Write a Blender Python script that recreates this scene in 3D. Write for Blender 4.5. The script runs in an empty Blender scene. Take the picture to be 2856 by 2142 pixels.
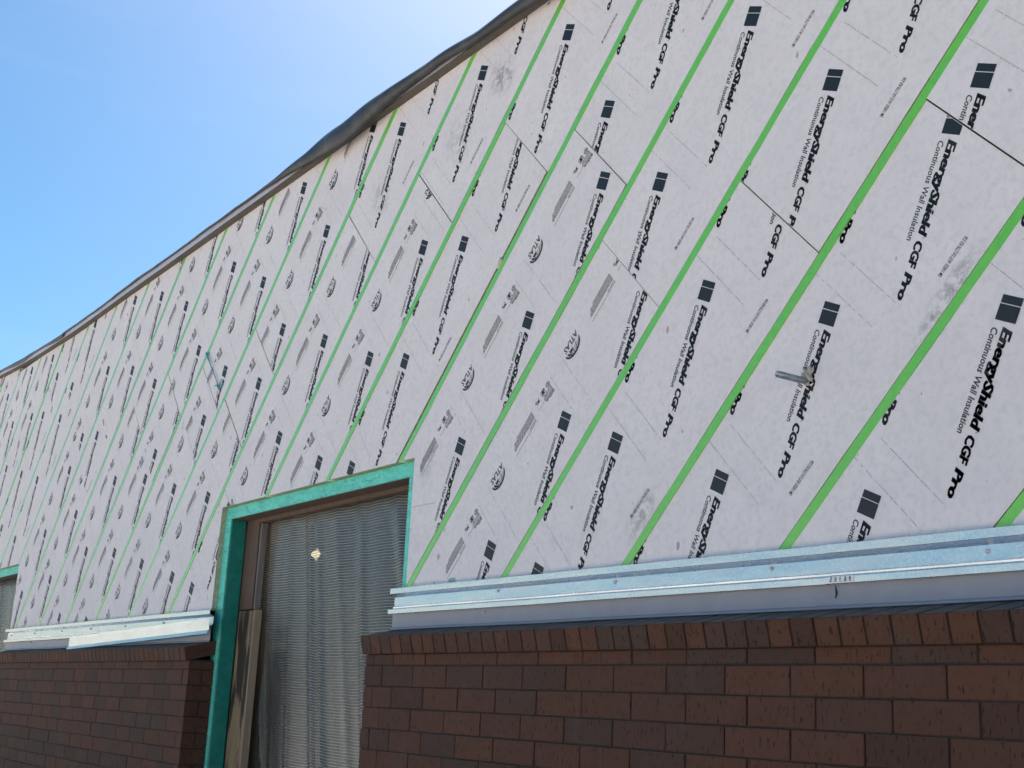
import bpy, bmesh, math, random
from mathutils import Vector, Matrix
rnd = random.Random(7)
R_ = math.radians

# ------------------------------------------------------------------ camera
scene = bpy.context.scene
COL = scene.collection
cam_d = bpy.data.cameras.new("camera"); cam = bpy.data.objects.new("camera", cam_d); COL.objects.link(cam)
CAM = Vector((3.85819, -2.12304, 1.55))
yaw, pitch, roll = -0.97986, 0.24809, 0.0480
fw = Vector((math.sin(yaw)*math.cos(pitch), math.cos(yaw)*math.cos(pitch), math.sin(pitch)))
rt = fw.cross(Vector((0, 0, 1))).normalized(); up = rt.cross(fw)
r2 = math.cos(roll)*rt + math.sin(roll)*up; u2 = -math.sin(roll)*rt + math.cos(roll)*up
M = Matrix((r2, u2, -fw)).transposed().to_4x4(); M.translation = CAM
cam.matrix_world = M
cam_d.sensor_fit = 'HORIZONTAL'; cam_d.sensor_width = 36.0; cam_d.lens = 3595.82/2856*36
cam_d.clip_start = 0.02; cam_d.clip_end = 3000
scene.camera = cam

# ------------------------------------------------------------------ sky, sun, exposure
SUN_EL, SUN_ROT = R_(47), R_(-50)      # behind the building, so the facade is in shade
world = bpy.data.worlds.new("World"); scene.world = world; world.use_nodes = True
wn = world.node_tree.nodes; wl = world.node_tree.links
bg = wn["Background"]; sky = wn.new("ShaderNodeTexSky"); sky.sky_type = 'NISHITA'; sky.sun_disc = False
sky.sun_elevation = SUN_EL; sky.sun_rotation = SUN_ROT
sky.air_density = 1.0; sky.dust_density = 0.8; sky.ozone_density = 2.5
hs = wn.new('ShaderNodeHueSaturation'); hs.inputs['Hue'].default_value = .491; hs.inputs['Saturation'].default_value = 1.42; hs.inputs['Value'].default_value = .98
wl.new(sky.outputs[0], hs.inputs['Color']); 
wtc = wn.new('ShaderNodeTexCoord'); wmp = wn.new('ShaderNodeMapping'); wmp.inputs['Scale'].default_value = (1.2, 1.2, 9.0); wmp.inputs['Rotation'].default_value = (.12, -.2, .4)
wl.new(wtc.outputs['Generated'], wmp.inputs[0]); wno = wn.new('ShaderNodeTexNoise'); wno.inputs['Scale'].default_value = 2.2; wno.inputs['Detail'].default_value = 7; wno.inputs['Roughness'].default_value = .55
wl.new(wmp.outputs[0], wno.inputs['Vector']); wra = wn.new('ShaderNodeValToRGB'); wl.new(wno.outputs[0], wra.inputs[0])
wra.color_ramp.elements[0].position = .56; wra.color_ramp.elements[1].position = .80; wra.color_ramp.elements[1].color = (.08, .08, .08, 1)
wmx = wn.new('ShaderNodeMix'); wmx.data_type = 'RGBA'; wl.new(wra.outputs[0], wmx.inputs[0]); wl.new(hs.outputs[0], wmx.inputs[6]); wmx.inputs[7].default_value = (6, 7, 8, 1)   # thin high cloud
wl.new(wmx.outputs[2], bg.inputs[0]); bg.inputs[1].default_value = 0.062
sun_d = bpy.data.lights.new("sun", 'SUN'); sun = bpy.data.objects.new("sun", sun_d); COL.objects.link(sun)
sun_d.energy = 5.0; sun_d.angle = R_(0.5); sun_d.color = (1.0, 0.95, 0.88)
sv = Vector((math.sin(SUN_ROT)*math.cos(SUN_EL), math.cos(SUN_ROT)*math.cos(SUN_EL), math.sin(SUN_EL)))
sun.rotation_euler = (-sv).to_track_quat('-Z', 'Y').to_euler(); sun.location = (0, 6, 12)
vs = scene.view_settings
vs.view_transform = 'Standard'; vs.look = 'None'; vs.gamma = 1.0; vs.use_curve_mapping = False
vs.exposure = 1.18
scene.cycles.use_denoising = True
scene.cycles.max_bounces = 8; scene.cycles.transparent_max_bounces = 12

# ------------------------------------------------------------------ helpers
def tag(o, label=None, cat=None, group=None, kind=None):
    if label: o["label"] = label
    if cat: o["category"] = cat
    if group: o["group"] = group
    if kind: o["kind"] = kind
    return o
def link(name, me, parent=None, mats=None):
    o = bpy.data.objects.new(name, me); COL.objects.link(o)
    if parent: o.parent = parent
    if mats:
        for m in (mats if isinstance(mats, (list, tuple)) else [mats]):
            if m.name not in [x.name for x in me.materials if x]: me.materials.append(m)
    return o
def empty(name, loc=(0, 0, 0)):
    o = bpy.data.objects.new(name, None); COL.objects.link(o); o.location = loc; o.empty_display_size = .1
    return o
def from_bm(name, bm, parent=None, mats=None, smooth=False):
    me = bpy.data.meshes.new(name); bm.to_mesh(me); bm.free()
    if smooth:
        for p in me.polygons: p.use_smooth = True
    return link(name, me, parent, mats)
def add_box(bm, x0, x1, y0, y1, z0, z1, mi=0):
    vs_ = [bm.verts.new(c) for c in ((x0,y0,z0),(x1,y0,z0),(x1,y1,z0),(x0,y1,z0),(x0,y0,z1),(x1,y0,z1),(x1,y1,z1),(x0,y1,z1))]
    for q in ((0,3,2,1),(4,5,6,7),(0,1,5,4),(1,2,6,5),(2,3,7,6),(3,0,4,7)):
        f = bm.faces.new([vs_[i] for i in q]); f.material_index = mi
def box(name, x0, x1, y0, y1, z0, z1, mat, parent=None, bevel=0.0):
    bm = bmesh.new(); add_box(bm, x0, x1, y0, y1, z0, z1)
    if bevel: bmesh.ops.bevel(bm, geom=bm.edges[:], offset=bevel, segments=1, affect='EDGES', profile=.5)
    return from_bm(name, bm, parent, mat)
def tube(bm, pts, rad, seg=10, cap=True):
    pts = [Vector(p) for p in pts]; rings = []
    rads = rad if isinstance(rad, (list, tuple)) else [rad]*len(pts)
    for i, p in enumerate(pts):
        t_ = (pts[min(i+1, len(pts)-1)] - pts[max(i-1, 0)]).normalized()
        a = t_.orthogonal().normalized() if i == 0 else (a - t_*a.dot(t_)).normalized()
        b = t_.cross(a)
        rings.append([bm.verts.new(p + rads[i]*(math.cos(2*math.pi*k/seg)*a + math.sin(2*math.pi*k/seg)*b)) for k in range(seg)])
    for i in range(len(rings)-1):
        for k in range(seg):
            bm.faces.new((rings[i][k], rings[i][(k+1) % seg], rings[i+1][(k+1) % seg], rings[i+1][k]))
    if cap:
        bm.faces.new(rings[0][::-1]); bm.faces.new(rings[-1])
    return rings

# ------------------------------------------------------------------ materials
class NT:
    def __init__(s, name):
        s.m = bpy.data.materials.new(name); s.m.use_nodes = True
        s.n = s.m.node_tree.nodes; s.l = s.m.node_tree.links; s.b = s.n["Principled BSDF"]
        s.tc = s.n.new("ShaderNodeTexCoord"); s.co = s.tc.outputs["Object"]
    def node(s, t, **kw):
        x = s.n.new(t)
        for k, v in kw.items():
            if k in x.inputs: x.inputs[k].default_value = v
            else: setattr(x, k, v)
        return x
    def noise(s, scale, detail=4, rough=.55, co=None, stretch=None):
        co = co or s.co
        if stretch:
            mp = s.node("ShaderNodeMapping"); s.l.new(co, mp.inputs[0]); mp.inputs["Scale"].default_value = stretch; co = mp.outputs[0]
        x = s.node("ShaderNodeTexNoise", Scale=scale, Detail=detail, Roughness=rough); s.l.new(co, x.inputs["Vector"]); return x.outputs[0]
    def ramp(s, fac, stops):
        x = s.node("ShaderNodeValToRGB"); s.l.new(fac, x.inputs[0]); e = x.color_ramp.elements
        while len(e) < len(stops): e.new(.5)
        for i, (p, c) in enumerate(stops):
            e[i].position = p; e[i].color = (c, c, c, 1) if isinstance(c, (int, float)) else (*c, 1)
        return x.outputs[0]
    def mix(s, fac, a, b, mode='MIX'):
        x = s.node("ShaderNodeMix", data_type='RGBA', blend_type=mode)
        for sock, v in ((x.inputs[0], fac), (x.inputs[6], a), (x.inputs[7], b)):
            if hasattr(v, "is_output"): s.l.new(v, sock)
            else: sock.default_value = v if isinstance(v, (int, float)) else (*v, 1)
        return x.outputs[2]
    def math(s, op, a, b=0.0):
        x = s.node("ShaderNodeMath", operation=op)
        for i, v in enumerate((a, b)):
            if hasattr(v, "is_output"): s.l.new(v, x.inputs[i])
            else: x.inputs[i].default_value = v
        return x.outputs[0]
    def color(s, c):
        if hasattr(c, "is_output"): s.l.new(c, s.b.inputs["Base Color"])
        else: s.b.inputs["Base Color"].default_value = (*c, 1)
    def rough(s, v, metal=0.0):
        if hasattr(v, "is_output"): s.l.new(v, s.b.inputs["Roughness"])
        else: s.b.inputs["Roughness"].default_value = v
        s.b.inputs["Metallic"].default_value = metal
    def bump(s, h, dist=.002, strength=.5):
        x = s.node("ShaderNodeBump", Strength=strength, Distance=dist); s.l.new(h, x.inputs["Height"]); s.l.new(x.outputs[0], s.b.inputs["Normal"])
    def spot(s, c, rx, rz, ang=0.0, soft=.5):
        """stain mask: 1 at c on the wall, 0 outside the ellipse (rx along ang, rz across)"""
        mp = s.node("ShaderNodeMapping", vector_type='TEXTURE'); s.l.new(s.co, mp.inputs[0])
        mp.inputs["Location"].default_value = (c[0], W, c[1]); mp.inputs["Rotation"].default_value = (0, -ang, 0)
        mp.inputs["Scale"].default_value = (rx, 1, rz)
        g = s.node("ShaderNodeTexGradient", gradient_type='SPHERICAL'); s.l.new(mp.outputs[0], g.inputs[0])
        return s.ramp(g.outputs[1], [(0, 0), (soft, 1)])

W = 0.0949            # insulation face; brick face is Y = 0, camera side is -Y

def mat_plain(name, col, rough=.6, metal=0.0, var=.12, scale=30, bump=0.0, bscale=200):
    t = NT(name); n = t.noise(scale)
    t.color(t.mix(t.ramp(n, [(.3, 0), (.7, 1)]), [c*(1-var) for c in col], [c*(1+var) for c in col])); t.rough(rough, metal)
    if bump: t.bump(t.noise(bscale, 3), bump)
    return t.m

def mat_facer():
    t = NT("glass_facer")
    fine = t.noise(900, 2); mid = t.noise(60, 5, .65); big = t.noise(5, 4, .6)
    c = t.mix(t.ramp(big, [(.35, 0), (.7, 1)]), (.775, .715, .715), (.825, .77, .765))
    c = t.mix(t.math('MULTIPLY', t.ramp(mid, [(.46, 0), (.66, 1)]), .75), c, (.69, .645, .645))
    c = t.mix(t.math('MULTIPLY', t.ramp(fine, [(.45, 0), (.75, 1)]), .30), c, (.65, .61, .615))
    smud = t.ramp(t.noise(2.6, 7, .8), [(.56, 0), (.76, 1)])
    c = t.mix(t.math('MULTIPLY', smud, .2), c, (.45, .43, .43))
    fleck = t.ramp(t.noise(34, 2, .5, stretch=(1, 1, .6)), [(.745, 0), (.76, 1)])
    c = t.mix(t.math('MULTIPLY', fleck, .6), c, (.16, .15, .15))
    # scuffs and boot marks that the photograph shows
    streak = t.ramp(t.noise(38, 5, .7, stretch=(1.0, 1, 1.0)), [(.42, 0), (.62, 1)])
    for (p, rx, rz, an, k, col) in (((2.20, 2.44), .16, .045, R_(50), .85, (.25, .24, .25)),
                                    ((1.205, 2.075), .11, .05, R_(50), .7, (.30, .27, .27)),
                                    ((.40, 3.70), .085, .10, R_(45), .85, (.27, .255, .26)),
                                    ((.12, 3.55), .10, .13, R_(45), .5, (.33, .31, .31)),
                                    ((-.45, 3.52), .10, .12, R_(45), .5, (.33, .31, .31)),
                                    ((2.62, 2.02), .14, .06, R_(46), .6, (.40, .35, .28)),
                                    ((.05, 2.36), .10, .05, R_(60), .5, (.33, .31, .31))):
        f = t.math('MULTIPLY', t.math('MULTIPLY', t.spot(p, rx, rz, an, .7), streak), k)
        c = t.mix(f, c, col)
    for (p, rx, rz) in (((.255, 1.953), .028, .010), ((1.300, 2.574), .006, .013)):
        f = t.math('MULTIPLY', t.spot(p, rx, rz, 0, .3), .7)
        c = t.mix(f, c, (.08, .30, .30) if p[1] < 2 else (.35, .2, .16))
    t.color(c); t.rough(.72); t.bump(t.noise(420, 3), .0012, .35)
    return t.m
def mat_ink():
    t = NT("print_ink"); n = t.noise(700, 2)
    t.color(t.mix(t.ramp(n, [(.62, 0), (.8, 1)]), (.011, .017, .021), (.05, .06, .065))); t.rough(.55); return t.m
def mat_ink_faint():
    t = NT("faint_ink"); n = t.noise(260, 3)
    t.color(t.mix(t.ramp(n, [(.35, 0), (.6, 1)]), (.13, .13, .14), (.42, .41, .42))); t.rough(.7); return t.m
def mat_brick(name, a, b, c):
    t = NT(name)
    oi = t.node("ShaderNodeObjectInfo"); r = oi.outputs["Random"]
    cc = t.ramp(r, [(0.0, a), (.45, b), (.8, c), (1.0, [x*.75 for x in b])])
    geo = t.node("ShaderNodeNewGeometry"); P = geo.outputs["Position"]
    n1 = t.noise(24, 5, .6, P); cc = t.mix(t.math('MULTIPLY', t.ramp(n1, [(.35, 0), (.7, 1)]), .4), cc, [x*.72 for x in b])
    fl = t.noise(9, 4, .6, P); cc = t.mix(t.math('MULTIPLY', t.ramp(fl, [(.55, 0), (.75, 1)]), .35), cc, (.10, .075, .062))
    pit = t.noise(150, 3, .6, P, (1.0, 1.0, .28)); pm = t.ramp(pit, [(.60, 0), (.66, 1)])
    cc = t.mix(t.math('MULTIPLY', pm, .7), cc, (.008, .006, .006))
    spk = t.ramp(t.noise(330, 1, .5, P), [(.72, 0), (.78, 1)]); cc = t.mix(t.math('MULTIPLY', spk, .35), cc, (.16, .11, .09))
    sn = t.node('ShaderNodeSeparateXYZ'); t.l.new(geo.outputs['True Normal'], sn.inputs[0])   # mortar dust lies on the sloped tops
    cc = t.mix(t.math('MULTIPLY', t.ramp(sn.outputs[2], [(.6, 0), (.9, 1)]), t.ramp(t.noise(40, 5, .7, P), [(.3, .35), (.65, .85)])), cc, (.24, .185, .15))
    t.color(cc); t.rough(.78); t.b.inputs['Specular IOR Level'].default_value = .22
    h = t.math('SUBTRACT', t.math('MULTIPLY', t.noise(500, 3, .6, P), .25), pm); t.bump(h, .0015, .7)
    return t.m
def mat_galv():
    t = NT("galvanised_steel"); v = t.node("ShaderNodeTexVoronoi", Scale=160.0); t.l.new(t.co, v.inputs["Vector"])
    n = t.noise(14, 4, .6, stretch=(.3, 1, 1))
    c = t.mix(v.outputs["Distance"], (.66, .70, .72), (.84, .86, .88)); c = t.mix(t.math('MULTIPLY', t.ramp(n, [(.4, 0), (.7, 1)]), .4), c, (.52, .57, .59))
    t.color(c); t.rough(t.ramp(n, [(.3, .20), (.7, .34)]), .95); t.bump(t.math('ADD', t.math('MULTIPLY', t.noise(30, 3), .06), t.noise(2.4, 3, .5, stretch=(1, 1, 3))), .005, .5); return t.m
def mat_teal(name, col, crackle):
    t = NT(name); n = t.noise(26, 5, .65, stretch=(.35, 1, 1)); v = t.node("ShaderNodeTexVoronoi", feature='DISTANCE_TO_EDGE', Scale=26.0)
    mp = t.node("ShaderNodeMapping"); mp.inputs["Scale"].default_value = (.45, 1, 1); t.l.new(t.co, mp.inputs[0])
    dn = t.node("ShaderNodeTexNoise", Scale=30.0); t.l.new(mp.outputs[0], dn.inputs["Vector"]); t.l.new(t.mix(.12, mp.outputs[0], dn.outputs[1]), v.inputs["Vector"])
    cr = t.ramp(v.outputs["Distance"], [(.0, 1), (.035, 0)])
    c = t.mix(t.ramp(n, [(.35, 0), (.7, 1)]), col, [min(1, x*1.3+.015) for x in col])
    if crackle: c = t.mix(t.math('MULTIPLY', cr, t.ramp(t.noise(7, 3), [(.35, .15), (.6, .85)])), c, [x*.35 for x in col])
    t.color(c); t.rough(.55 if crackle else .42); t.bump(t.math('SUBTRACT', n, cr) if crackle else t.noise(60, 3), .003 if crackle else .0008, .6); return t.m
def mat_wood(name, a, b, streak=0.0):
    t = NT(name); n = t.noise(9, 6, .65, stretch=(9, 9, .55)); n2 = t.noise(2.4, 5, .6, stretch=(5, 5, 1.0))
    c = t.mix(t.ramp(n, [(.3, 0), (.7, 1)]), a, b)
    if streak: c = t.mix(t.math('MULTIPLY', t.ramp(n2, [(.50, 0), (.58, 1)]), streak), c, (.012, .012, .010))
    t.color(c); t.rough(.8); t.bump(n, .0015, .5); return t.m
def mat_girt():
    t = NT("girt_green"); n = t.noise(70, 4, .6)
    t.color(t.mix(t.ramp(n, [(.3, 0), (.7, 1)]), (.135, .57, .020), (.18, .64, .035))); t.rough(.42); t.b.inputs['Sheen Weight'].default_value = .9; t.b.inputs['Sheen Roughness'].default_value = .35; t.b.inputs['Coat Weight'].default_value = 1.0; t.b.inputs['Coat Roughness'].default_value = .22; t.b.inputs['Coat IOR'].default_value = 1.75
    t.b.inputs["Specular IOR Level"].default_value = .6; t.bump(t.noise(160, 3), .0008, .4); return t.m
def mat_membrane():
    t = NT("rubber_membrane"); n = t.noise(11, 6, .7); f = t.noise(140, 3)
    c = t.mix(t.ramp(n, [(.45, 0), (.75, 1)]), (.030, .033, .036), (.075, .078, .080))
    c = t.mix(t.math('MULTIPLY', t.ramp(t.noise(5, 6, .8), [(.60, 0), (.70, 1)]), .45), c, (.17, .165, .155))
    t.color(c); t.rough(.5); t.bump(t.math('ADD', n, t.math('MULTIPLY', f, .2)), .004, .5); return t.m
def mat_sheet():
    """reinforced polythene: clear film with a woven scrim, cross threads close together"""
    t = NT("reinforced_film"); nt = t.m.node_tree
    uvn = t.node("ShaderNodeUVMap"); sep = t.node("ShaderNodeSeparateXYZ"); 
    dn = t.node("ShaderNodeTexNoise", Scale=9.0, Detail=3.0); t.l.new(uvn.outputs[0], dn.inputs["Vector"])
    dis = t.node("ShaderNodeVectorMath", operation='MULTIPLY_ADD'); t.l.new(dn.outputs[1], dis.inputs[0]); dis.inputs[1].default_value = (.0045, .0035, 0); t.l.new(uvn.outputs[0], dis.inputs[2])
    t.l.new(dis.outputs[0], sep.inputs[0])
    def lines(ch, per, duty):
        f = t.math('FRACT', t.math('DIVIDE', sep.outputs[ch], per)); d = t.math('ABSOLUTE', t.math('SUBTRACT', f, .5))
        return t.ramp(d, [(.5-duty-.06, 0), (.5-duty+.02, 1)])
    hz = lines(1, .0112, .15); vt = lines(0, .0100, .07)
    band = t.ramp(t.noise(3.2, 4, .6, uvn.outputs[0], (1.3, .25, 1)), [(.40, .30), (.60, 1.0)])
    th = t.math('MAXIMUM', hz, t.math('MULTIPLY', vt, band))
    cloudy = t.ramp(t.noise(2.2, 5, .6, uvn.outputs[0]), [(.35, .40), (.7, .72)])
    gm = t.node('ShaderNodeMapping', vector_type='TEXTURE'); t.l.new(uvn.outputs[0], gm.inputs[0]); gm.inputs['Location'].default_value = (-1.60, 1.45, 0); gm.inputs['Scale'].default_value = (.55, .75, 1); gm.inputs['Rotation'].default_value = (0, 0, .35)
    gg = t.node('ShaderNodeTexGradient', gradient_type='SPHERICAL'); t.l.new(gm.outputs[0], gg.inputs[0])
    clear = t.math('SUBTRACT', 1.0, t.math('MULTIPLY', t.ramp(gg.outputs[1], [(0, 0), (.6, 1)]), .72))   # darkness behind the lower left imitated by making the film more transparent
    dif = t.node("ShaderNodeBsdfDiffuse"); trl = t.node("ShaderNodeBsdfTranslucent"); tra = t.node("ShaderNodeBsdfTransparent"); gls = t.node("ShaderNodeBsdfGlossy", Roughness=.22)
    colr = t.mix(th, (.25, .265, .275), (.45, .455, .45))
    t.l.new(colr, dif.inputs[0]); t.l.new(colr, trl.inputs[0]); tra.inputs[0].default_value = (.9, .93, .95, 1)
    m1 = t.node("ShaderNodeMixShader"); m1.inputs[0].default_value = .45; t.l.new(dif.outputs[0], m1.inputs[1]); t.l.new(trl.outputs[0], m1.inputs[2])
    m2 = t.node("ShaderNodeMixShader"); fac = t.math('MAXIMUM', t.math('MULTIPLY', cloudy, .80), t.math('MULTIPLY', th, .84)); t.l.new(t.math('MULTIPLY', fac, clear), m2.inputs[0]); t.l.new(tra.outputs[0], m2.inputs[1]); t.l.new(m1.outputs[0], m2.inputs[2])
    fr = t.node("ShaderNodeFresnel", IOR=1.45); m3 = t.node("ShaderNodeMixShader"); t.l.new(fr.outputs[0], m3.inputs[0]); t.l.new(m2.outputs[0], m3.inputs[1]); t.l.new(gls.outputs[0], m3.inputs[2])
    t.l.new(m3.outputs[0], t.n["Material Output"].inputs[0]); return t.m
def mat_emit(name, col, st):
    t = NT(name); t.b.inputs["Emission Color"].default_value = (*col, 1); t.b.inputs["Emission Strength"].default_value = st; t.color(col); return t.m
def mat_ground():
    t = NT("pale_gravel"); n = t.noise(.5, 8, .7); f = t.noise(18, 5, .7)
    c = t.mix(t.ramp(n, [(.35, 0), (.7, 1)]), (.54, .475, .405), (.63, .56, .485)); c = t.mix(t.math('MULTIPLY', f, .4), c, (.42, .39, .36)); t.color(c); t.rough(.9); t.bump(f, .02, .6); return t.m

FACER, FOAM = mat_facer(), mat_plain("foam_edge", (.47, .42, .28), .9, var=.25, scale=60, bump=.002, bscale=250)
INK, INKF = mat_ink(), mat_ink_faint()
BRICK = mat_brick("brick_face", (.112, .047, .028), (.094, .042, .027), (.070, .042, .032))
MORTAR = mat_plain("mortar", (.030, .022, .018), .95, var=.25, scale=60, bump=.002)
GALV = mat_galv(); GIRT = mat_girt(); MEMB = mat_membrane(); SHEET = mat_sheet()
TEAL = mat_teal("teal_paint", (.004, .19, .145), False); TEALC = mat_teal("teal_cracked_paint", (.11, .60, .48), True)
GREYP = mat_plain("grey_coated_steel", (.29, .30, .355), .42, 0.0, .06, 12, .0006, 60)
WOODB = mat_wood("brown_timber", (.085, .052, .036), (.15, .098, .070)); WOODW = mat_wood("weathered_plywood", (.19, .125, .070), (.33, .235, .14), .92)
WOODE = mat_wood("pale_timber", (.27, .19, .12), (.36, .27, .19)); WOODG = mat_wood('grey_timber', (.14, .12, .115), (.22, .19, .18)); NAILER = mat_wood("nailer_timber", (.085, .072, .058), (.15, .128, .10))
EDGEM = mat_plain("edge_metal", (.62, .60, .68), .4, .3, .08, 20)
SHEATH = mat_plain("sheathing_board", (.10, .09, .075), .9); CONC = mat_plain("concrete", (.30, .29, .28), .9)
SEAL = mat_plain("sealant", (.46, .41, .33), .75, 0, .3, 90, .004, 140); FOAMB = mat_plain("spray_foam", (.62, .57, .42), .7, 0, .12, 80, .003)
ZINC = mat_plain("bright_zinc", (.88, .95, .97), .26, .95, .03, 8); SCREW = mat_plain("screw_steel", (.55, .57, .60), .35, .9); STICK = mat_plain("white_sticker", (.75, .77, .78), .5)
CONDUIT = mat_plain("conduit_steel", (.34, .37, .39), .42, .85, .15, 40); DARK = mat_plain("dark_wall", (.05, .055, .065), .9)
TEALW = mat_plain("teal_coated_wire", (.07, .33, .37), .4)

# ------------------------------------------------------------------ ground and building shell
bm = bmesh.new(); bmesh.ops.create_grid(bm, x_segments=2, y_segments=2, size=900)
g = from_bm("ground", bm, None, mat_ground()); tag(g, kind="structure")

XL, XR = -11.0, 6.2               # facade ends
TOP = 3.872
def rise(x):                      # the roof edge lifts a little towards the far end
    return .0 if x > -4.4 else .0145*(x+4.4)**2
OPEN = [(-1.800, -.040, 2.398), (-7.15, -5.412, 2.372)]   # x0, x1, head of the two openings
shell = empty("building_shell", (0, 4, 0))
tag(shell, "shell of the building behind the insulated facade with its flat roof", "building")
def shell_box(name, *a): 
    o = box(name, *a, parent=None); o.parent = shell; o.matrix_parent_inverse = Matrix.Translation((0, -4, 0)); return o
shell_box("roof_deck", XL, XR, W+.32, 8.0, 3.70, 3.86, CONC)
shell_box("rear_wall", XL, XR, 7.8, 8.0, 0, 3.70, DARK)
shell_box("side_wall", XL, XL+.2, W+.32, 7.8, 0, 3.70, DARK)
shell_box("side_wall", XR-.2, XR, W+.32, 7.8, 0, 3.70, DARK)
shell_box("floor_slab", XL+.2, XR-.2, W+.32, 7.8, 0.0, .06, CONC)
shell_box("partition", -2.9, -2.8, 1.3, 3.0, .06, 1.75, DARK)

# ------------------------------------------------------------------ insulated facade
TH = 0.77181; SP = 0.4064; OFF = -1.83438; Z0 = 1.6756
tx, tz = math.cos(TH), math.sin(TH); nx, nz = math.sin(TH), -math.cos(TH)
def uv2xz(u, v): d = OFF + v*SP; return (u*tx + d*nx, u*tz + d*nz + Z0)
wall = empty("insulated_wall", (0, W, 0))
tag(wall, "wall clad in pale printed insulation boards with diagonal green girts", "wall")
def wpar(o): o.parent = wall; o.matrix_parent_inverse = Matrix.Translation((0, -W, 0)); return o
bm = bmesh.new()
xs = [XL] + sorted([c for o in OPEN for c in o[:2]]) + [XR]
for i in range(0, len(xs), 2): add_box(bm, xs[i], xs[i+1], W+.062, W+.318, 0.0, 3.86)
for (a, b, h) in OPEN: add_box(bm, a-.0, b+.0, W+.062, W+.318, h+.02, 3.86)
wpar(from_bm("sheathing", bm, None, SHEATH))

def bis(bm, co, no):
    """keep the side that no points away from"""
    bmesh.ops.bisect_plane(bm, geom=bm.verts[:]+bm.edges[:]+bm.faces[:], dist=1e-6, plane_co=co, plane_no=no, clear_outer=True, clear_inner=False)
def cut(bm, co, no):
    bmesh.ops.bisect_plane(bm, geom=bm.verts[:]+bm.edges[:]+bm.faces[:], dist=1e-6, plane_co=co, plane_no=no)
def limits(bm, vlo, vhi, ulo, uhi, y, inset=0.0):
    x, z = uv2xz(0, vlo); bis(bm, (x, y, z), (-nx, 0, -nz))
    x, z = uv2xz(0, vhi); bis(bm, (x, y, z), (nx, 0, nz))
    if ulo is not None: x, z = uv2xz(ulo, 0); bis(bm, (x, y, z), (-tx, 0, -tz))
    if uhi is not None: x, z = uv2xz(uhi, 0); bis(bm, (x, y, z), (tx, 0, tz))
    if not bm.verts: return
    bis(bm, (0, y, 1.929), (0, 0, -1))
    bis(bm, (XR, y, 0), (1, 0, 0)); bis(bm, (XL, y, 0), (-1, 0, 0))
    if not bm.verts: return
    mx = min(v.co.x for v in bm.verts if v.co.z > 2.5) if any(v.co.z > 2.5 for v in bm.verts) else 0
    if mx < -5.2: bis(bm, (0, y, TOP + .02 + rise(-6.6 if mx < -6.4 else -5.8)), (0, 0, 1))
    else: bis(bm, (0, y, TOP + .015), (0, 0, 1))
    for (a, b, h) in OPEN:
        if not bm.verts: return
        if max(v.co.x for v in bm.verts) < a or min(v.co.x for v in bm.verts) > b or min(v.co.z for v in bm.verts) > h: continue
        cut(bm, (a, y, 0), (1, 0, 0)); cut(bm, (b, y, 0), (1, 0, 0)); cut(bm, (0, y, h), (0, 0, 1))
        dead = [f for f in bm.faces if a-1e-5 < f.calc_center_median().x < b+1e-5 and f.calc_center_median().z < h]
        bmesh.ops.delete(bm, geom=dead, context='FACES')
def slab(vlo, vhi, ulo, uhi, y0, y1, wob=.0, m_side=1):
    bm = bmesh.new()
    c = [uv2xz(ulo-.0, vlo), uv2xz(ulo, vhi), uv2xz(uhi, vhi), uv2xz(uhi, vlo)]
    bm.faces.new([bm.verts.new((x, y0, z)) for x, z in c])
    limits(bm, vlo, vhi, ulo, uhi, y0)
    if not bm.faces: bm.free(); return None
    bmesh.ops.remove_doubles(bm, verts=bm.verts[:], dist=1e-5)
    bmesh.ops.dissolve_limit(bm, angle_limit=.01, verts=bm.verts[:], edges=bm.edges[:])
    for f in bm.faces:
        f.normal_update()
        if f.normal.y > 0: f.normal_flip()
    if wob:
        es = [e for e in bm.edges if e.is_boundary and e.calc_length() > .2 and abs((e.verts[1].co-e.verts[0].co).normalized().dot(Vector((tx, 0, tz)))) > .95]
        old = set(bm.verts)
        for e in es: bmesh.ops.subdivide_edges(bm, edges=[e], cuts=max(2, int(e.calc_length()/.11)))
        for v in bm.verts:
            if v not in old:
                k = rnd.uniform(-wob, wob); v.co.x += k*nx; v.co.z += k*nz
    front = bm.faces[:]
    r = bmesh.ops.extrude_face_region(bm, geom=front)
    nv = [v for v in r['geom'] if isinstance(v, bmesh.types.BMVert)]
    nf = [f for f in r['geom'] if isinstance(f, bmesh.types.BMFace)]
    # the extruded copy is moved to the back
    for v in nv: v.co.y = y1
    bmesh.ops.recalc_face_normals(bm, faces=bm.faces[:])
    for f in bm.faces: f.material_index = 0 if (abs(f.normal.y) > .9 and f.calc_center_median().y < (y0+y1)/2) else m_side
    return bm

# ---- print templates: flat lettering, positions relative to the logo block
def text_geo(body, offset=0.0, shear=0.0, res=2):
    cu = bpy.data.curves.new("t", 'FONT'); cu.body = body; cu.size = 1; cu.offset = offset; cu.shear = shear; cu.resolution_u = res; cu.fill_mode = 'FRONT' if False else 'BOTH'
    ob = bpy.data.objects.new("t", cu); COL.objects.link(ob)
    bpy.context.view_layer.update()
    me = bpy.data.meshes.new_from_object(ob.evaluated_get(bpy.context.evaluated_depsgraph_get()))
    V = [(v.co.x, v.co.y) for v in me.vertices]; F = [tuple(p.vertices) for p in me.polygons]
    bpy.data.objects.remove(ob); bpy.data.curves.remove(cu); bpy.data.meshes.remove(me)
    return V, F
CAPH = max(y for x, y in text_geo("E")[0])
def fit(geo, x0, x1, base, cap, extra=0.0):
    V, F = geo; a = min(v[0] for v in V); b = max(v[0] for v in V)
    sx = (x1-x0)/(b-a); sy = cap/(CAPH+extra)
    return [((x-a)*sx+x0, y*sy+base) for x, y in V], F
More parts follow.
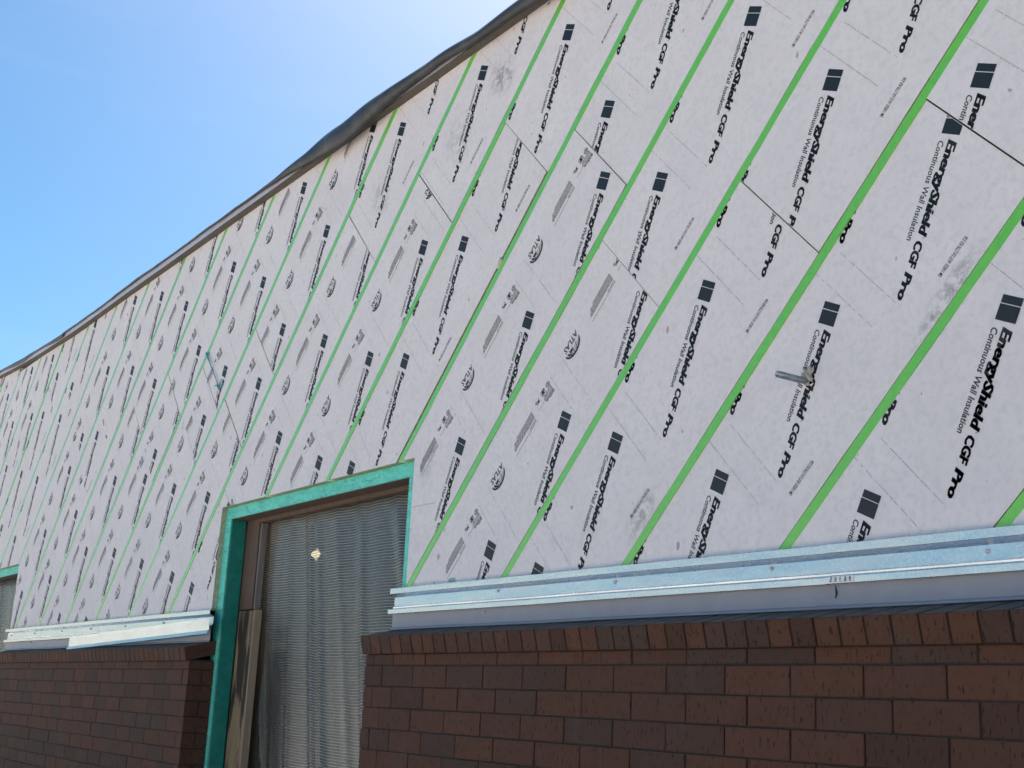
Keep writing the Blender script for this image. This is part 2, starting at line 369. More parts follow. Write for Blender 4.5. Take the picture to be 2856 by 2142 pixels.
def quad(x0, x1, y0, y1): return [(x0, y0), (x1, y0), (x1, y1), (x0, y1)], [(0, 1, 2, 3)]
def join(*gs):
    V, F = [], []
    for v, f in gs:
        o = len(V); V += list(v); F += [tuple(i+o for i in q) for q in f]
    return V, F
def stroke(pts, w):
    V, F = [], []
    for i, p in enumerate(pts):
        a = pts[max(i-1, 0)]; b = pts[min(i+1, len(pts)-1)]; dx, dy = b[0]-a[0], b[1]-a[1]; l = math.hypot(dx, dy) or 1
        ww = w[i] if isinstance(w, list) else w
        V += [(p[0]-dy/l*ww/2, p[1]+dx/l*ww/2), (p[0]+dy/l*ww/2, p[1]-dx/l*ww/2)]
    for i in range(len(pts)-1): F.append((2*i, 2*i+1, 2*i+3, 2*i+2))
    return V, F
def heavy(geo, dx):
    V, F = geo
    return join(*[([(x+d, y) for x, y in V], F) for d in (-dx, 0, dx)])
HEAD = join(quad(-.0272, -.0098, -.0245, .0265), quad(-.0078, .0265, -.0250, .0265),
            fit(heavy(text_geo("EnergyShield", .026, .22), .036), .037, .257, .0010, .0262, .05),
            fit(heavy(text_geo("CGF", .030, .16), .036), .267, .330, .0010, .0240, .06), fit(heavy(text_geo("Pro", .030, .22), .036), .338, .4045, .0010, .0240, .06),
            fit(text_geo("R", 0, 0), .2575, .2610, .0185, .0040),
            fit(text_geo("Continuous Wall Insulation", .014, .18), .043, .271, -.0258, .0160))
def words(x0, x1, y, h, r):
    gs = []; x = x0
    while x < x1-.003:
        l = min(r.uniform(.006, .016), x1-x); gs.append(quad(x, x+l, y-h/2, y+h/2)); x += l+.0016
    return gs
wr = random.Random(3)
WARN = join(*words(-.033, .014, -.1433, .0028, wr), *words(-.033, .018, -.1365, .0028, wr), *words(-.0335, .060, -.1310, .0014, wr), *words(-.034, .016, -.1255, .0028, wr), *words(-.0345, .014, -.1205, .0028, wr), *words(-.0345, -.007, -.1155, .0028, wr),
            *words(.084, .190, -.1600, .0028, wr), *words(.084, .214, -.1538, .0028, wr), *words(.0845, .216, -.1475, .0028, wr), *words(.085, .220, -.1410, .0028, wr), *words(.085, .221, -.1348, .0030, wr),
            *words(.0855, .125, -.1240, .0026, wr), *words(.085, .2280, -.1172, .0016, wr))
circ = [(-.0247+.009*math.cos(a*math.pi/8), -.1573+.0085*math.sin(a*math.pi/8)) for a in range(17)]
SYMB = join(stroke(circ, .0026), stroke([(-.0247+.0035*math.cos(a*math.pi/4), -.1573+.0035*math.sin(a*math.pi/4)) for a in range(8)], .0026),
            stroke([(-.003, -.1665), (-.003, -.151), (.017, -.151), (.017, -.1665), (-.003, -.1665)], .0028), quad(.002, .012, -.1645, -.1530), stroke([(-.001, -.163), (.015, -.154)], .002),
            stroke([(.033, -.152), (.050, -.152), (.050, -.165)], .0032), quad(.036, .046, -.1600, -.1545), stroke([(.034, -.166), (.038, -.158)], .0022), stroke([(.0535, -.164), (.056, -.157)], .003))
gx, gy = -.180, -.1465
def dome(k, n=14, a0=0.0, a1=math.pi): return [(gx - .042*math.cos(a0+(a1-a0)*i/n) + .004, gy + k*math.sin(a0+(a1-a0)*i/n)) for i in range(n+1)]
GLOBE = join(fit(text_geo("ATLAS", .020, .12), -.2215, -.141, -.1700, .0205, .04),
             stroke(dome(.0300), [.0018+.0062*math.sin(math.pi*i/14)**.8*(1.0 if i < 9 else 1.0) for i in range(15)]),
             stroke(dome(.0205, 14, .25, 2.9), .0020), stroke(dome(.0115, 14, .3, 2.85), .0016),
             stroke([(gx-.014, gy), (gx-.012, gy+.016), (gx-.004, gy+.029)], .0018), stroke([(gx+.006, gy), (gx+.007, gy+.016), (gx+.005, gy+.029)], .0018), stroke([(gx+.024, gy), (gx+.021, gy+.014), (gx+.012, gy+.028)], .0018),
             quad(gx+.008, gx+.023, gy+.004, gy+.014), stroke([(gx+.034, gy+.003), (gx+.030, gy+.012), (gx+.020, gy+.024)], [.003, .007, .004]))
def dashes(u0, v0, v1, seed):
    r = random.Random(seed); gs = []; v = v0
    while v < v1:
        l = r.uniform(.004, .045); gs.append(quad(-u0-.00055, -u0+.00045, v, min(v+l, v1))); v += l + r.choice((.003, .004, .012))
    return join(*gs)
DASH_A = [join(dashes(.049, -.105, .148, s), dashes(.1262, -.075, .150, s+9)) for s in (1, 2, 3)]
DASH_B = [join(dashes(.049, -.165, .010, s), dashes(.1215, -.180, .085, s+9)) for s in (4, 5, 6)]
CODES = [fit(text_geo(b, .010, 0, 2), 0, .101, -.005, .0105) for b in ("EM 118525 18:37 3.8 LTTR RSI 3.06", "EM 118525 18:15 3.8 LTTR RSI 3.06", "EM 118525 10:15 3.8 LTTR RSI 3.06")]
PH = R_(-114.7)
hx, hz = math.cos(PH), math.sin(PH)
def put(bm, geo, cx, cz, ax, az, y):
    """local x runs along (ax, az), local y is that turned by +90 degrees"""
    V, F = geo; vs_ = [bm.verts.new((cx + a*ax - b*az, y, cz + a*az + b*ax)) for a, b in V]
    for f in F:
        try: bm.faces.new([vs_[i] for i in f])
        except ValueError: pass

# strips: k -> segments (u_lo, u_hi, type, measured logo u)
N_ = None
SEG = {-10: [(N_, N_, 'B', [-3.196])], -9: [(N_, -3.10, 'A', [-3.43]), (-3.10, N_, 'B', [-2.815, -2.293])],
 -8: [(N_, -2.44, 'A', [-3.157, -2.62]), (-2.44, N_, 'A', [-2.282])], -7: [(N_, -2.157, 'A', [-3.425, -2.882, -2.346]), (-2.157, N_, 'A', [-2.077, -1.57])],
 -6: [(N_, -2.147, 'B', [-3.42, -2.875, -2.339]), (-2.147, N_, 'B', [-2.072, -1.55, -1.029])],
 -5: [(N_, -2.18, 'B', [-2.906, -2.364]), (-2.18, -1.76, 'A', [-1.872]), (-1.76, N_, 'B', [-1.265, -.746])],
 -4: [(N_, -1.35, 'B', [-2.845, -2.309, -1.766]), (-1.35, N_, 'B', [-1.072, -.554])],
 -3: [(N_, -1.35, 'B', [-2.482, -1.957, -1.426]), (-1.35, -.909, 'B', [-1.253]), (-.909, N_, 'B', [-.571, -.061])],
 -2: [(N_, -.894, 'B', [-1.161]), (-.894, -.58, 'B', [-.72]), (-.58, N_, 'B', [-.419, .098, .609])],
 -1: [(N_, -.49, 'B', [-.881]), (-.49, -.079, 'B', [-.205]), (-.079, N_, 'B', [.095, .610])],
 0: [(N_, -.72, 'A', [-1.239]), (-.72, .763, 'B', [-.207, .305]), (.763, N_, 'A', [1.225])],
 1: [(N_, 1.1715, 'B', [-.023, .493, 1.002]), (1.1715, N_, 'A', [1.649])],
 2: [(N_, 1.589, 'A', [.141, .650, 1.159]), (1.589, N_, 'A', [1.973])],
 3: [(N_, 1.758, 'B', [.691, 1.202, 1.713]), (1.758, N_, 'A', [1.881])],
 4: [(N_, 1.5815, 'B', [.589, 1.101]), (1.5815, N_, 'A', [1.838])],
 5: [(N_, 1.999, 'A', [.715, 1.207]), (1.999, N_, 'A', [2.338])],
 6: [(N_, 2.4235, 'A', [1.907, 2.416]), (2.4235, N_, 'A', [2.528])],
 7: [(N_, 3.02, 'A', [1.662, 2.180]), (3.02, N_, 'A', [3.3])]}
for k in range(-26, 18):
    if k not in SEG:
        j = rnd.uniform(-.8, .8) + (k+.5)*0.30; tp = 'A' if k > 0 or k % 3 == 0 else 'B'
        SEG[k] = [(N_, j, tp, [j-.3]), (j, N_, tp if k > 0 else 'B', [j+rnd.uniform(.1, .5)])]
GAPJ = {6: .0042, 1: .0055, 0: .004, 2: .0035, 5: .0035, -1: .004}
PER = .5115; GW = .0112/SP
CODE_U = {6: 2.14-.613*2, 2: 2.021-.613*2, 4: 2.347-.613*3, 7: 1.40, 5: 1.11}
for k in sorted(SEG):
    for (ulo, uhi, tp, logos) in SEG[k]:
        g = GAPJ.get(k, .002)/2
        lo = (-9.0 if ulo is None else ulo + g); hi = (9.0 if uhi is None else uhi - g)
        jl, jr = rnd.uniform(-.001, .001), rnd.uniform(0, .0016)/SP
        vlo, vhi = k + (.0118 + max(0, jl))/SP, k + 1 - .0146/SP - abs(jr)
        if k == 2 and ulo is None: vhi -= .010/SP
        y0 = W + rnd.uniform(-.0012, .0012); y1 = W + .052
        bm = slab(vlo, vhi, lo, hi, y0, y1, .0009)
        if bm is None: continue
        ka, kb = rnd.uniform(-.005, .005), rnd.uniform(-.0009, .0009); cu0 = uv2xz(0, k+.5)
        def lean(mesh):
            for q in mesh.verts:
                a_ = (q.co.x-cu0[0])*nx + (q.co.z-cu0[1])*nz; b_u = (q.co.x-cu0[0])*tx + (q.co.z-cu0[1])*tz
                q.co.y += max(-.0016, min(.0016, ka*a_ + kb*b_u))
        lean(bm)
        b2 = [v.co for v in bm.verts]; us = [(c.x*tx + (c.z-Z0)*tz) for c in b2]; umin, umax = min(us), max(us)
        panel = wpar(from_bm("insulation_panel", bm, None, [FACER, FOAM]))
        # lettering
        L = sorted(logos)
        while L[0] - PER > umin - .3: L.insert(0, L[0]-PER)
        while L[-1] + PER < umax + .6: L.append(L[-1]+PER)
        ink, faint = bmesh.new(), bmesh.new(); yi = y0 - .0007
        for i, u in enumerate(L):
            if u < umin - .3 or u > umax + .6: continue
            v = k + (.292 if tp == 'A' else .692); cx, cz = uv2xz(u, v)
            put(ink, HEAD, cx, cz, hx, hz, yi)
            if tp == 'B':
                put(ink, WARN, cx, cz, -tx, -tz, yi); put(ink, SYMB, cx, cz, -tx, -tz, yi); put(ink, GLOBE, cx, cz, -tx, -tz, yi)
                put(faint, DASH_B[(i+k) % 3], cx, cz, -tx, -tz, yi)
            else:
                put(faint, DASH_A[(i+k) % 3], cx, cz, -tx, -tz, yi)
                cx, cz = uv2xz(u + .008, v - 1 + .400); put(ink, HEAD, cx, cz, hx, hz, yi)
        if tp == 'A':
            cu = CODE_U.get(k, rnd.uniform(0, .6)) - 6*.613
            while cu < umax:
                if cu > umin - .2: cx, cz = uv2xz(cu, k + .807); put(ink, CODES[k % 3], cx, cz, tx, tz, yi)
                cu += .613
        for nm, b_, mt in (("lettering", ink, INK), ("fastener_guide_line", faint, INKF)):
            limits(b_, vlo + .001/SP, vhi - .001/SP, lo + .001, hi - .001, yi)
            if not b_.faces: b_.free(); continue
            for f in b_.faces:
                f.normal_update()
                if f.normal.y > 0: f.normal_flip()
            lean(b_); o = from_bm(nm, b_, None, mt); o.parent = panel
    # the girt on the low side of this strip
    bm = slab(k - .0116/SP, k + .0124/SP, -9, 9, W - .0016 + rnd.uniform(-.0004, .0004), W + .050, .0005, 0)
    if bm is not None: wpar(from_bm("girt", bm, None, GIRT))
# loose kerf cuts by the openings, a lump of spray foam in one girt gap
bm = bmesh.new(); bmesh.ops.create_icosphere(bm, subdivisions=3, radius=1)
for v in bm.verts:
    k = 1 + .25*math.sin(7*v.co.x+3*v.co.z) + rnd.uniform(-.06, .06)
    v.co = Vector((v.co.x*.007*k, v.co.y*.007*k, v.co.z*.017*k)); x = v.co.x; v.co.x = x + v.co.z*.35
bmesh.ops.translate(bm, verts=bm.verts[:], vec=(.448, W-.001, 2.993)); o = from_bm("spray_foam", bm, None, FOAMB, True); wpar(o); o["label"] = "cream lump of spray foam in a girt gap"
for (x0, x1, z) in ((-.037, .125, 2.2215),):
    o = box("saw_cut", x0, x1, W-.0016, W+.001, z-.0007, z+.0008, INKF); wpar(o)

# ------------------------------------------------------------------ brick walls with sloped sills
BL, BH, JT = .2032, .0677, .0040
def brick_mesh(lx, ly, lz, bev=.0017):
    bm = bmesh.new(); add_box(bm, 0, lx, 0, ly, 0, lz); bmesh.ops.bevel(bm, geom=bm.edges[:], offset=bev, segments=1, affect='EDGES')
    me = bpy.data.meshes.new("brick"); bm.to_mesh(me); bm.free(); me.materials.append(BRICK); return me
BM = {}
def bmesh_for(lx, ly, lz):
    key = (round(lx, 3), round(ly, 3), round(lz, 3))
    if key not in BM: BM[key] = brick_mesh(*key)
    return BM[key]
def brick_wall(x0, x1, dz, odd_heads, even_heads, label, near_end, single_rows):
    root = empty("brick_wall", (0, 0, 0)); tag(root, label, "brick wall")
    bed0 = Z0 + dz
    bm = bmesh.new(); add_box(bm, x0+.005, x1-.005, .0042, .112, 0.0, bed0+.045); from_bm("mortar", bm, root, MORTAR)
    rest = bmesh.new()
    row = -1; 
    while True:
        zt = bed0 + .036 if row == -1 else bed0 - row*BH - JT/2
        zb = bed0 - (row+1)*BH + JT/2
        if zb < .0: break
        heads = even_heads if row % 2 else odd_heads       # absolute X of one head joint and the closers
        hs = [h for h in heads if x0+.02 < h < x1-.02]
        hs = [x0] + sorted(hs) + [x1]
        for a, b in zip(hs, hs[1:]):
            ax = a + (JT/2 if a != x0 else 0); bx = b - (JT/2 if b != x1 else 0)
            yy = rnd.uniform(-.0012, .0012); last = (b == x1) if near_end == 'R' else (a == x0)
            dep = (.118 if row % 2 else .062) if last else .092
            if row < single_rows:
                o = link("brick", bmesh_for(bx-ax, dep, zt-zb), root); o.location = (ax, yy, zb + rnd.uniform(-.0006, .0006)); o.rotation_euler = (rnd.uniform(-.004, .004), 0, rnd.uniform(-.003, .003))
                if last and not row % 2:
                    o = link("brick", bmesh_for(.05, .118-.062-JT, zt-zb), root); o.location = ((x1-.05) if near_end == 'R' else x0, .062+JT, zb)
            else: add_box(rest, ax, bx, yy, yy+dep, zb, zt)
        row += 1
    if len(rest.faces):
        o = from_bm("brick_courses", rest, root, BRICK); o["kind"] = "stuff"
    # sloped rowlock sill
    tilt = R_(14); n = int((x1-x0)/BH); wdt = (x1-x0)/n
    for i in range(n):
        o = link("sill_brick", bmesh_for(wdt-.0055, .165, .0605), root)
        o.location = (x0 + i*wdt + .00275, -.0155 + rnd.uniform(-.0006, .0006), bed0 + .0375 + rnd.uniform(-.0004, .0004)); o.rotation_euler = (tilt + rnd.uniform(-.004, .004), 0, rnd.uniform(-.008, .008))
    bm = bmesh.new(); add_box(bm, x0+.004, x1-.004, .004, .160, -.001, .0575)
    for v in bm.verts: v.co.z -= .0; 
    bmesh.ops.rotate(bm, verts=bm.verts[:], cent=(0, 0, 0), matrix=Matrix.Rotation(tilt, 3, 'X')); bmesh.ops.translate(bm, verts=bm.verts[:], vec=(0, -.0155, bed0+.0375))
    from_bm("sill_mortar", bm, root, MORTAR)
    return root
rng = range(-40, 40)
brick_wall(-.117, 5.6, 0.0, [.003 + i*BL for i in rng if i >= 0], [-.056] + [.0745 + i*BL for i in rng if i >= 0],
           "brown brick wall with a sloped brick sill right of the covered doorway", 'L', 10)
brick_wall(-5.36, -1.762, -.014, [-1.829, ] + [-1.829 - i*.2055 for i in range(1, 30)], [-1.762 - i*.2055 for i in range(1, 30)],
           "brown brick wall with a sloped brick sill left of the covered doorway", 'R', 15)

# ------------------------------------------------------------------ metal base flashing
PROF = [(.092, 1.9430), (.072, 1.9415), (.0702, 1.9405), (.0705, 1.9225), (.0716, 1.9214), (.0886, 1.9135), (.0902, 1.9118), (.0900, 1.8815), (.0858, 1.8785), (.0862, 1.8745), (.0668, 1.8690), (.0660, 1.8680), (.0662, 1.8540), (.0685, 1.8525)]
GPRO = [(.088, 1.870), (.0830, 1.862), (.0830, 1.8090), (.0790, 1.8050), (.0785, 1.8010), (.0840, 1.8000)]
def extrude_profile(name, prof, x0, x1, mat, parent, thick=.0012, wav=.0007, dz=0.0, seg=.25):
    bm = bmesh.new(); n = max(2, int((x1-x0)/seg)); rows = []
    for i in range(n+1):
        x = x0 + (x1-x0)*i/n; wy = wav*math.sin(x*5.1+1.3) + wav*.6*math.sin(x*13.7)
        rows.append([bm.verts.new((x, y + wy, z + dz + wy*.8)) for y, z in prof])
    for a, b in zip(rows, rows[1:]):
        for j in range(len(prof)-1): bm.faces.new((a[j], a[j+1], b[j+1], b[j]))
    bmesh.ops.recalc_face_normals(bm, faces=bm.faces[:])
    if bm.faces[0].normal.z < 0 and prof is not None:
        pass
    ret = bmesh.ops.solidify(bm, geom=bm.faces[:], thickness=thick)
    bmesh.ops.recalc_face_normals(bm, faces=bm.faces[:])
    return from_bm(name, bm, parent, mat)
def screw(parent, x, y, z, r=.0062):
    bm = bmesh.new(); bmesh.ops.create_cone(bm, cap_ends=True, segments=14, radius1=r, radius2=r*.92, depth=.002, matrix=Matrix.Translation((x, y-.001, z)) @ Matrix.Rotation(R_(90), 4, 'X'))
    bmesh.ops.create_cone(bm, cap_ends=True, segments=8, radius1=r*.62, radius2=r*.50, depth=.004, matrix=Matrix.Translation((x, y-.0035, z)) @ Matrix.Rotation(R_(90), 4, 'X'))
    bmesh.ops.create_cone(bm, cap_ends=True, segments=8, radius1=r*.2, radius2=r*.2, depth=.001, matrix=Matrix.Translation((x, y-.0058, z)) @ Matrix.Rotation(R_(90), 4, 'X'))
    return from_bm("screw", bm, parent, SCREW)
def flashing(x0, x1, dz, label, screws=(), gscrews=(), lap=0.0):
    root = empty("base_flashing", ((x0+x1)/2, .08, 1.85)); tag(root, label, "flashing")
    inv = Matrix.Translation((-(x0+x1)/2, -.08, -1.85))
    P = [(y-lap, z+lap*.4) for y, z in PROF]; G = [(y-lap, z) for y, z in GPRO]
    os_ = [extrude_profile("trim_channel", P, x0, x1, GALV, root, dz=dz), extrude_profile("grey_apron", G, x0+(.006 if lap == 0 else 0), x1, GREYP, root, dz=dz)]
    for (x, z) in screws: os_.append(screw(root, x, .0900-lap, z))
    for (x, z) in gscrews: os_.append(screw(root, x, .0830-lap, z, .0055))
    for o in os_: o.matrix_parent_inverse = inv
    return root
fr1 = flashing(-.106, 1.886, 0, "galvanised base flashing over grey apron from doorway to the lapped joint", [(.541, 1.905), (1.107, 1.902), (1.691, 1.902)], [(.479, 1.843)])
fr2 = flashing(1.879, 5.5, 0, "galvanised base flashing at far right, lapped over the next length", [(2.278, 1.900), (2.86, 1.901)], [(3.1, 1.843)], lap=.0016)
fl1 = flashing(-3.752, -1.752, -.014, "galvanised base flashing left of doorway, behind the loose trim", [(-3.567, 1.888), (-2.97, 1.888), (-2.393, 1.888)], [], lap=.0016)
fl2 = flashing(-5.43, -3.742, -.014, "galvanised base flashing at far left under the printed boards", [(-4.142, 1.888), (-4.752, 1.888), (-5.33, 1.886)], [(-4.784, 1.83)])
# sticker on the lower lip at the lap
st = box("sticker", 1.889, 1.960, .0628, .0636, 1.8560, 1.8690, STICK); st.parent = fr2; st.matrix_parent_inverse = Matrix.Translation((-(1.879+5.5)/2, -.08, -1.85))
bm = bmesh.new(); r5 = random.Random(5)
for c in range(5):
    x = 1.893 + c*.0135
    for z in range(7):
        for q in range(2):
            if r5.random() < .8: add_box(bm, x+q*.003, x+q*.003+.0022, .0622, .0627, 1.857+z*.0016, 1.857+z*.0016+.0011)
o = from_bm("sticker_print", bm, st, INK)
# tear in the sealant of the grey apron
bm = bmesh.new(); tube(bm, [(1.8935, .0795, 1.851), (1.8945, .0790, 1.843), (1.8965, .0788, 1.833), (1.8930, .0785, 1.823)], [.0006, .0014, .0020, .0007], 6)
o = from_bm("seam_gap", bm, fr2, INK); o.matrix_parent_inverse = Matrix.Translation((-(1.879+5.5)/2, -.08, -1.85))

# loose trim leaning on the left flashing
root = empty("loose_trim", (-2.73, .03, 1.80)); tag(root, "loose bright galvanised trim length leaning askew against the left flashing", "trim")
def loose(prof, name, mat, parent):
    bm = bmesh.new(); n = 10; rows = []
    for i in range(n+1):
        s_ = i/n; x = -3.775 + s_*(2.125); z0 = 1.768 + s_*.0455; sk = .012*math.sin(s_*math.pi)*.1
        rows.append([bm.verts.new((x + (.03 if i == 0 else 0)*(h/.07), y + .030 + sk, z0 + h)) for y, h in prof])
    for a, b in zip(rows, rows[1:]):
        for j in range(len(prof)-1): bm.faces.new((a[j], a[j+1], b[j+1], b[j]))
    bmesh.ops.solidify(bm, geom=bm.faces[:], thickness=.0012); bmesh.ops.recalc_face_normals(bm, faces=bm.faces[:])
    o = from_bm(name, bm, parent, mat); o.matrix_parent_inverse = Matrix.Translation((2.73, -.03, -1.80)); return o
loose([(.0, .000), (-.005, .004), (-.003, .018), (.003, .020), (-.003, .071)], "face", ZINC, root)

# ------------------------------------------------------------------ openings: teal steel, timber, film
def wave(bm, name): pass
def steel_frame(x0, x1, h, label):
    root = empty("steel_door_frame", ((x0+x1)/2, .12, 0)); tag(root, label, "frame"); inv = Matrix.Translation((-(x0+x1)/2, -.12, 0))
    def part(n, *a, **k): o = box(n, *a, parent=None, **k); o.parent = root; o.matrix_parent_inverse = inv; return o
    part("lintel", x0-.02, x1+.03, .1202, .196, h-.056, h-.001, TEALC, bevel=.002)
    part("lintel_soffit", x0+.05, x1-.01, .1225, .196, h-.0585, h-.0565, WOODB)
    part("jamb", x0-.03, x0+.070, .1215, .194, 0.0, h-.0565, TEAL, bevel=.003)
    part("jamb_lit_front", x0-.02, x0+.066, .1185, .1210, 0.0, h-.0565, TEALC)  # paler teal on the jamb fronts: their light is put into the colour
    part("jamb", x1-.070, x1+.03, .1215, .150, 0.0, h-.0565, TEAL, bevel=.003)
    part("jamb_lit_front", x1-.070, x1+.03, .1185, .1210, 0.0, h-.0565, TEALC)
    return root
steel_frame(-1.800, -.040, 2.398, "teal painted steel frame with cracked paint around the covered doorway")
steel_frame(-7.15, -5.412, 2.372, "teal painted steel frame at the far left edge, mostly out of view")
def film(x0, x1, z0, z1, y, label, seed):
    r = random.Random(seed); nxs, nzs = 150, 110; bm = bmesh.new(); uvl = bm.loops.layers.uv.new("UVMap"); G = []
    folds = [(r.uniform(-.1, .8), r.uniform(.15, .42), r.uniform(.006, .022), r.uniform(.008, .035)) for _ in range(12)] + [(r.uniform(0, 1), r.uniform(-.08, .08), r.uniform(.002, .006), r.uniform(.010, .03)) for _ in range(5)]
    for j in range(nzs+1):
        for i in range(nxs+1):
            s_, t_ = i/nxs, j/nzs; x = x0+(x1-x0)*s_; z = z0+(z1-z0)*t_; dy = 0
            for (c, sl, am, wd) in folds:
                d_ = (s_ - c + sl*(t_-.9)); dy += am*math.exp(-(d_/wd)**2)*(.35+.65*(1-t_))
            dy += .003*math.sin(s_*23+t_*5) + .002*math.sin(t_*9+s_*11)
            G.append(bm.verts.new((x, y - dy*.9 + .016, z + .004*math.sin(s_*19+t_*3))))
    for j in range(nzs):
        for i in range(nxs):
            a = j*(nxs+1)+i; f = bm.faces.new((G[a], G[a+1], G[a+nxs+2], G[a+nxs+1]))
            for lp in f.loops:
                idx = lp.vert; lp[uvl].uv = (idx.co.x + (idx.co.y-y)*1.2, idx.co.z + (idx.co.y-y)*.5)
    o = from_bm("plastic_sheet", bm, None, SHEET, True); tag(o, label, "plastic sheet"); return o
film(-1.62, -.03, .05, 2.345, .236, "woven reinforced plastic sheet closing the teal doorway", 11)
film(-7.12, -5.40, .05, 2.33, .236, "reinforced plastic sheet in the far left opening", 23)
def plank(name, a, mat, label, cat="timber", bevel=.002):
    o = box(name, *a, mat, bevel=bevel); tag(o, label, cat); return o
plank("timber_stud", (-1.732, -1.592, .1975, .2350, 1.935, 2.325), WOODB, "brown timber stud at upper left inside the doorway")
plank("timber_batten", (-1.588, -1.574, .2030, .2330, 1.935, 2.32), WOODG, "narrow pale batten pinning the sheet's left edge")
plank("weathered_board", (-1.730, -1.566, .1985, .2330, .02, 1.930), WOODW, "weathered board with dark streaks at lower left of doorway")
plank("pale_edge_strip", (-1.564, -1.552, .1960, .2330, .02, 1.932), WOODE, "thin pale strip along the weathered board's right edge")
plank("timber_header", (-1.728, -.072, .1970, .2290, 2.322, 2.390), WOODB, "dark timber header under the teal doorway lintel")
plank("timber_stud", (-5.60, -5.47, .1975, .2350, .05, 2.30), WOODB, "brown timber stud inside the far left opening")
# a lit work lamp inside
def ray_at(px, py, Y):
    v = fw + ((px-1428)/3595.82)*r2 - ((py-1071)/3595.82)*u2; return CAM + v*((Y-CAM.y)/v.y)
lp = ray_at(881, 1546, .62)
root = empty("work_lamp", lp); tag(root, "lit warm work lamp seen faintly through the plastic sheet", "lamp")
bm = bmesh.new(); bmesh.ops.create_uvsphere(bm, u_segments=16, v_segments=10, radius=.026); bmesh.ops.scale(bm, verts=bm.verts[:], vec=(1.3, .8, .62)); o = from_bm("bulb", bm, root, mat_emit("lamp_glow", (1.0, .80, .50), .75), True)
bm = bmesh.new(); bmesh.ops.create_cone(bm, cap_ends=False, segments=20, radius1=.016, radius2=.030, depth=.04, matrix=Matrix.Translation((0, .025, 0)) @ Matrix.Rotation(R_(90), 4, 'X')); from_bm("reflector", bm, root, SCREW, True)
bm = bmesh.new(); tube(bm, [(0, .09, 0), (0, .10, -.2), (0, .10, -lp.z+.06)], .012, 8); from_bm("stand", bm, root, DARK)
ld = bpy.data.lights.new("sheet_glow_light", 'POINT'); ld.energy = 3.2; ld.color = (1, .8, .5); ld.shadow_soft_size = .04  # added light, set off from the bulb to warm the sheet's top
lo_ = bpy.data.objects.new("sheet_glow_light", ld); COL.objects.link(lo_); lo_.parent = root; lo_.location = (.60, .20, .42)

# ------------------------------------------------------------------ conduit stub and the teal wire
root = empty("conduit_stub", (1.800, W, 2.337)); tag(root, "short steel conduit stub sticking out through a printed board", "conduit")
bm = bmesh.new(); r_o, r_i = .0082, .0068
ro = tube(bm, [(0, .05, 0), (0, 0, 0), (0, -.05, .0), (0, -.096, 0)], r_o, 24, False); ri = tube(bm, [(0, .05, 0), (0, -.096, 0)], r_i, 24, False)
for k in range(24):
    try: bm.faces.new((ro[-1][k], ro[-1][(k+1) % 24], ri[-1][(k+1) % 24], ri[-1][k]))
    except ValueError: pass
bmesh.ops.recalc_face_normals(bm, faces=bm.faces[:]); from_bm("pipe", bm, root, CONDUIT, True)
bm = bmesh.new(); bmesh.ops.create_icosphere(bm, subdivisions=4, radius=1)
for v in bm.verts:
    k = 1 + .22*math.sin(6*v.co.x+5*v.co.z) + .12*math.sin(13*v.co.z+4*v.co.x) + rnd.uniform(-.05, .05)
    v.co = Vector((.003 + v.co.x*.0155*k, v.co.y*.009*k, .013 + v.co.z*.021*k))
o = from_bm("sealant_blob", bm, root, SEAL, True); o["label"] = "ragged beige sealant around the conduit"
root = empty("teal_wire", (-1.99, W, 3.02)); tag(root, "bent teal wire with lumpy ends lying on a distant board", "wire")
pts = [(-.215, -.008, .205), (-.205, -.010, .195), (-.185, -.010, .175), (-.14, -.009, .128), (-.085, -.008, .075), (-.035, -.008, .025), (-.01, -.008, -.002)]
bm = bmesh.new(); tube(bm, pts, [.003, .007, .005, .0028, .0026, .0026, .003], 10); from_bm("rod", bm, root, TEALW, True)
bm = bmesh.new(); tube(bm, [(-.045, -.010, .0), (-.01, -.010, -.004), (.02, -.009, -.03), (.035, -.008, -.018), (.05, -.008, .02)], [.003, .006, .004, .003, .002], 8); from_bm("hook", bm, root, TEALW, True)

# ------------------------------------------------------------------ roof edge
root = empty("roof_edge", (-2, W, TOP)); tag(root, "timber and pale metal edge strip along the flat roof", "roof edge"); inv = Matrix.Translation((2, -W, -TOP))
def bent(name, y0, y1, z0, z1, mat, jit=0.0):
    bm = bmesh.new(); n = 90; rows = []
    for i in range(n+1):
        x = XL + (XR-XL)*i/n; d = rise(x) + jit*math.sin(x*3.1)*math.sin(x*1.3)
        rows.append([bm.verts.new((x, y, z + d)) for y, z in ((y0, z0), (y1, z0), (y1, z1), (y0, z1))])
    for a, b in zip(rows, rows[1:]):
        for j in range(4): bm.faces.new((a[j], a[(j+1) % 4], b[(j+1) % 4], b[j]))
    bm.faces.new(rows[0]); bm.faces.new(rows[-1][::-1]); bmesh.ops.recalc_face_normals(bm, faces=bm.faces[:])
    o = from_bm(name, bm, root, mat); o.matrix_parent_inverse = inv; return o
bent("nailer", W-.0335, W+.30, TOP-.004, TOP+.030, NAILER, .002); bent("edge_metal", W-.0355, W-.0340, TOP+.001, TOP+.0315, EDGEM, .002); bent("top_metal", W-.0345, W+.10, TOP+.0312, TOP+.0325, EDGEM, .002)
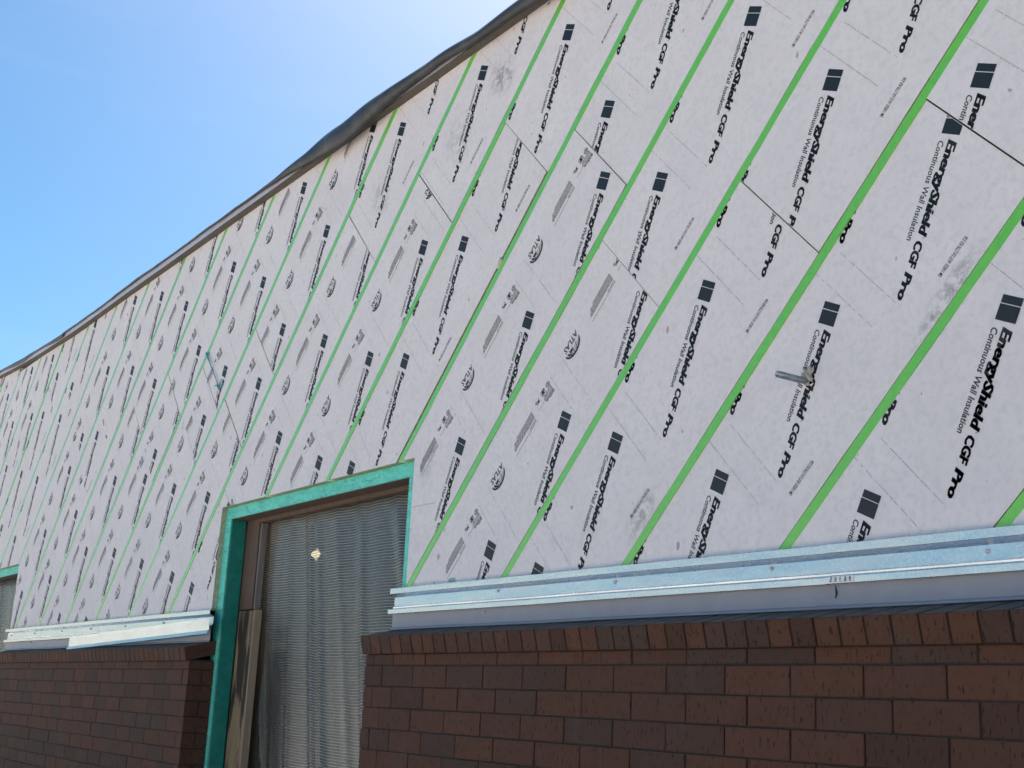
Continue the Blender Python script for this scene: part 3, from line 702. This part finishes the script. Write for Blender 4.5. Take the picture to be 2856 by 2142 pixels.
def droop(x):
    d = 0.0
    for (c, w, a) in ((-.64, .36, .050), (-.95, .28, .012), (.95, .24, .05), (2.1, .5, .05), (-6.1, .5, .012)):
        d += a*math.exp(-((x-c)/w)**2)
    return d
bm = bmesh.new(); n = 700; rows = []; rm = random.Random(9)
ph = [rm.uniform(0, 6.28) for _ in range(8)]
for i in range(n+1):
    x = XL + (XR-XL)*i/n; ri_ = rise(x)
    w1 = .003*abs(math.sin(x*9.1+ph[7])) + .006*math.sin(x*2.3+ph[0]) + .004*math.sin(x*5.7+ph[1]) + .002*math.sin(x*13+ph[2])
    far = 1.0 if x < -4.9 else 0.0
    d = droop(x); sg = 1/(1+math.exp(-(x+1.40)*8)); fold = .002 + .003*math.sin(x*3.3+ph[3]) + .026*sg + max(0, d) + .018*far*(.6+.4*math.sin(x*6+ph[4]))
    fold = max(fold, .006); bulge = .004 + .014*sg + .010*min(1, d/.05) + .006*math.sin(x*4.1+ph[5])*min(1, .3+d/.05)
    zt = TOP + .0345 + ri_ + w1*(.4+.9*sg) + .006*sg + .010*min(1, d/.05)
    # top sheet -> rolled edge -> hanging lip
    pr = [(W+.34, TOP+.024+ri_), (W+.16, TOP+.0345+ri_+max(0, w1)), (W+.03, zt+.004), (W-.022-bulge*.3, zt+.003), (W-.040-bulge*.8, zt-.004), (W-.046-bulge, zt-(.003+.015*sg)-fold*.15),
          (W-.046-bulge*1.05+.003*math.sin(x*17+ph[6]), zt-(.003+.015*sg)-fold*.5), (W-.043-bulge*.7, zt-(.003+.015*sg)-fold*.85), (W-.0385-bulge*.35, zt-(.003+.015*sg)-fold)]
    rows.append([bm.verts.new((x, y, z)) for y, z in pr])
for a, b in zip(rows, rows[1:]):
    for j in range(len(a)-1): bm.faces.new((a[j], a[j+1], b[j+1], b[j]))
bmesh.ops.recalc_face_normals(bm, faces=bm.faces[:]); bmesh.ops.solidify(bm, geom=bm.faces[:], thickness=.002)
o = from_bm("roof_membrane", bm, None, MEMB, True); tag(o, "dark rubber roof membrane rolled and sagging over the roof edge", "membrane")
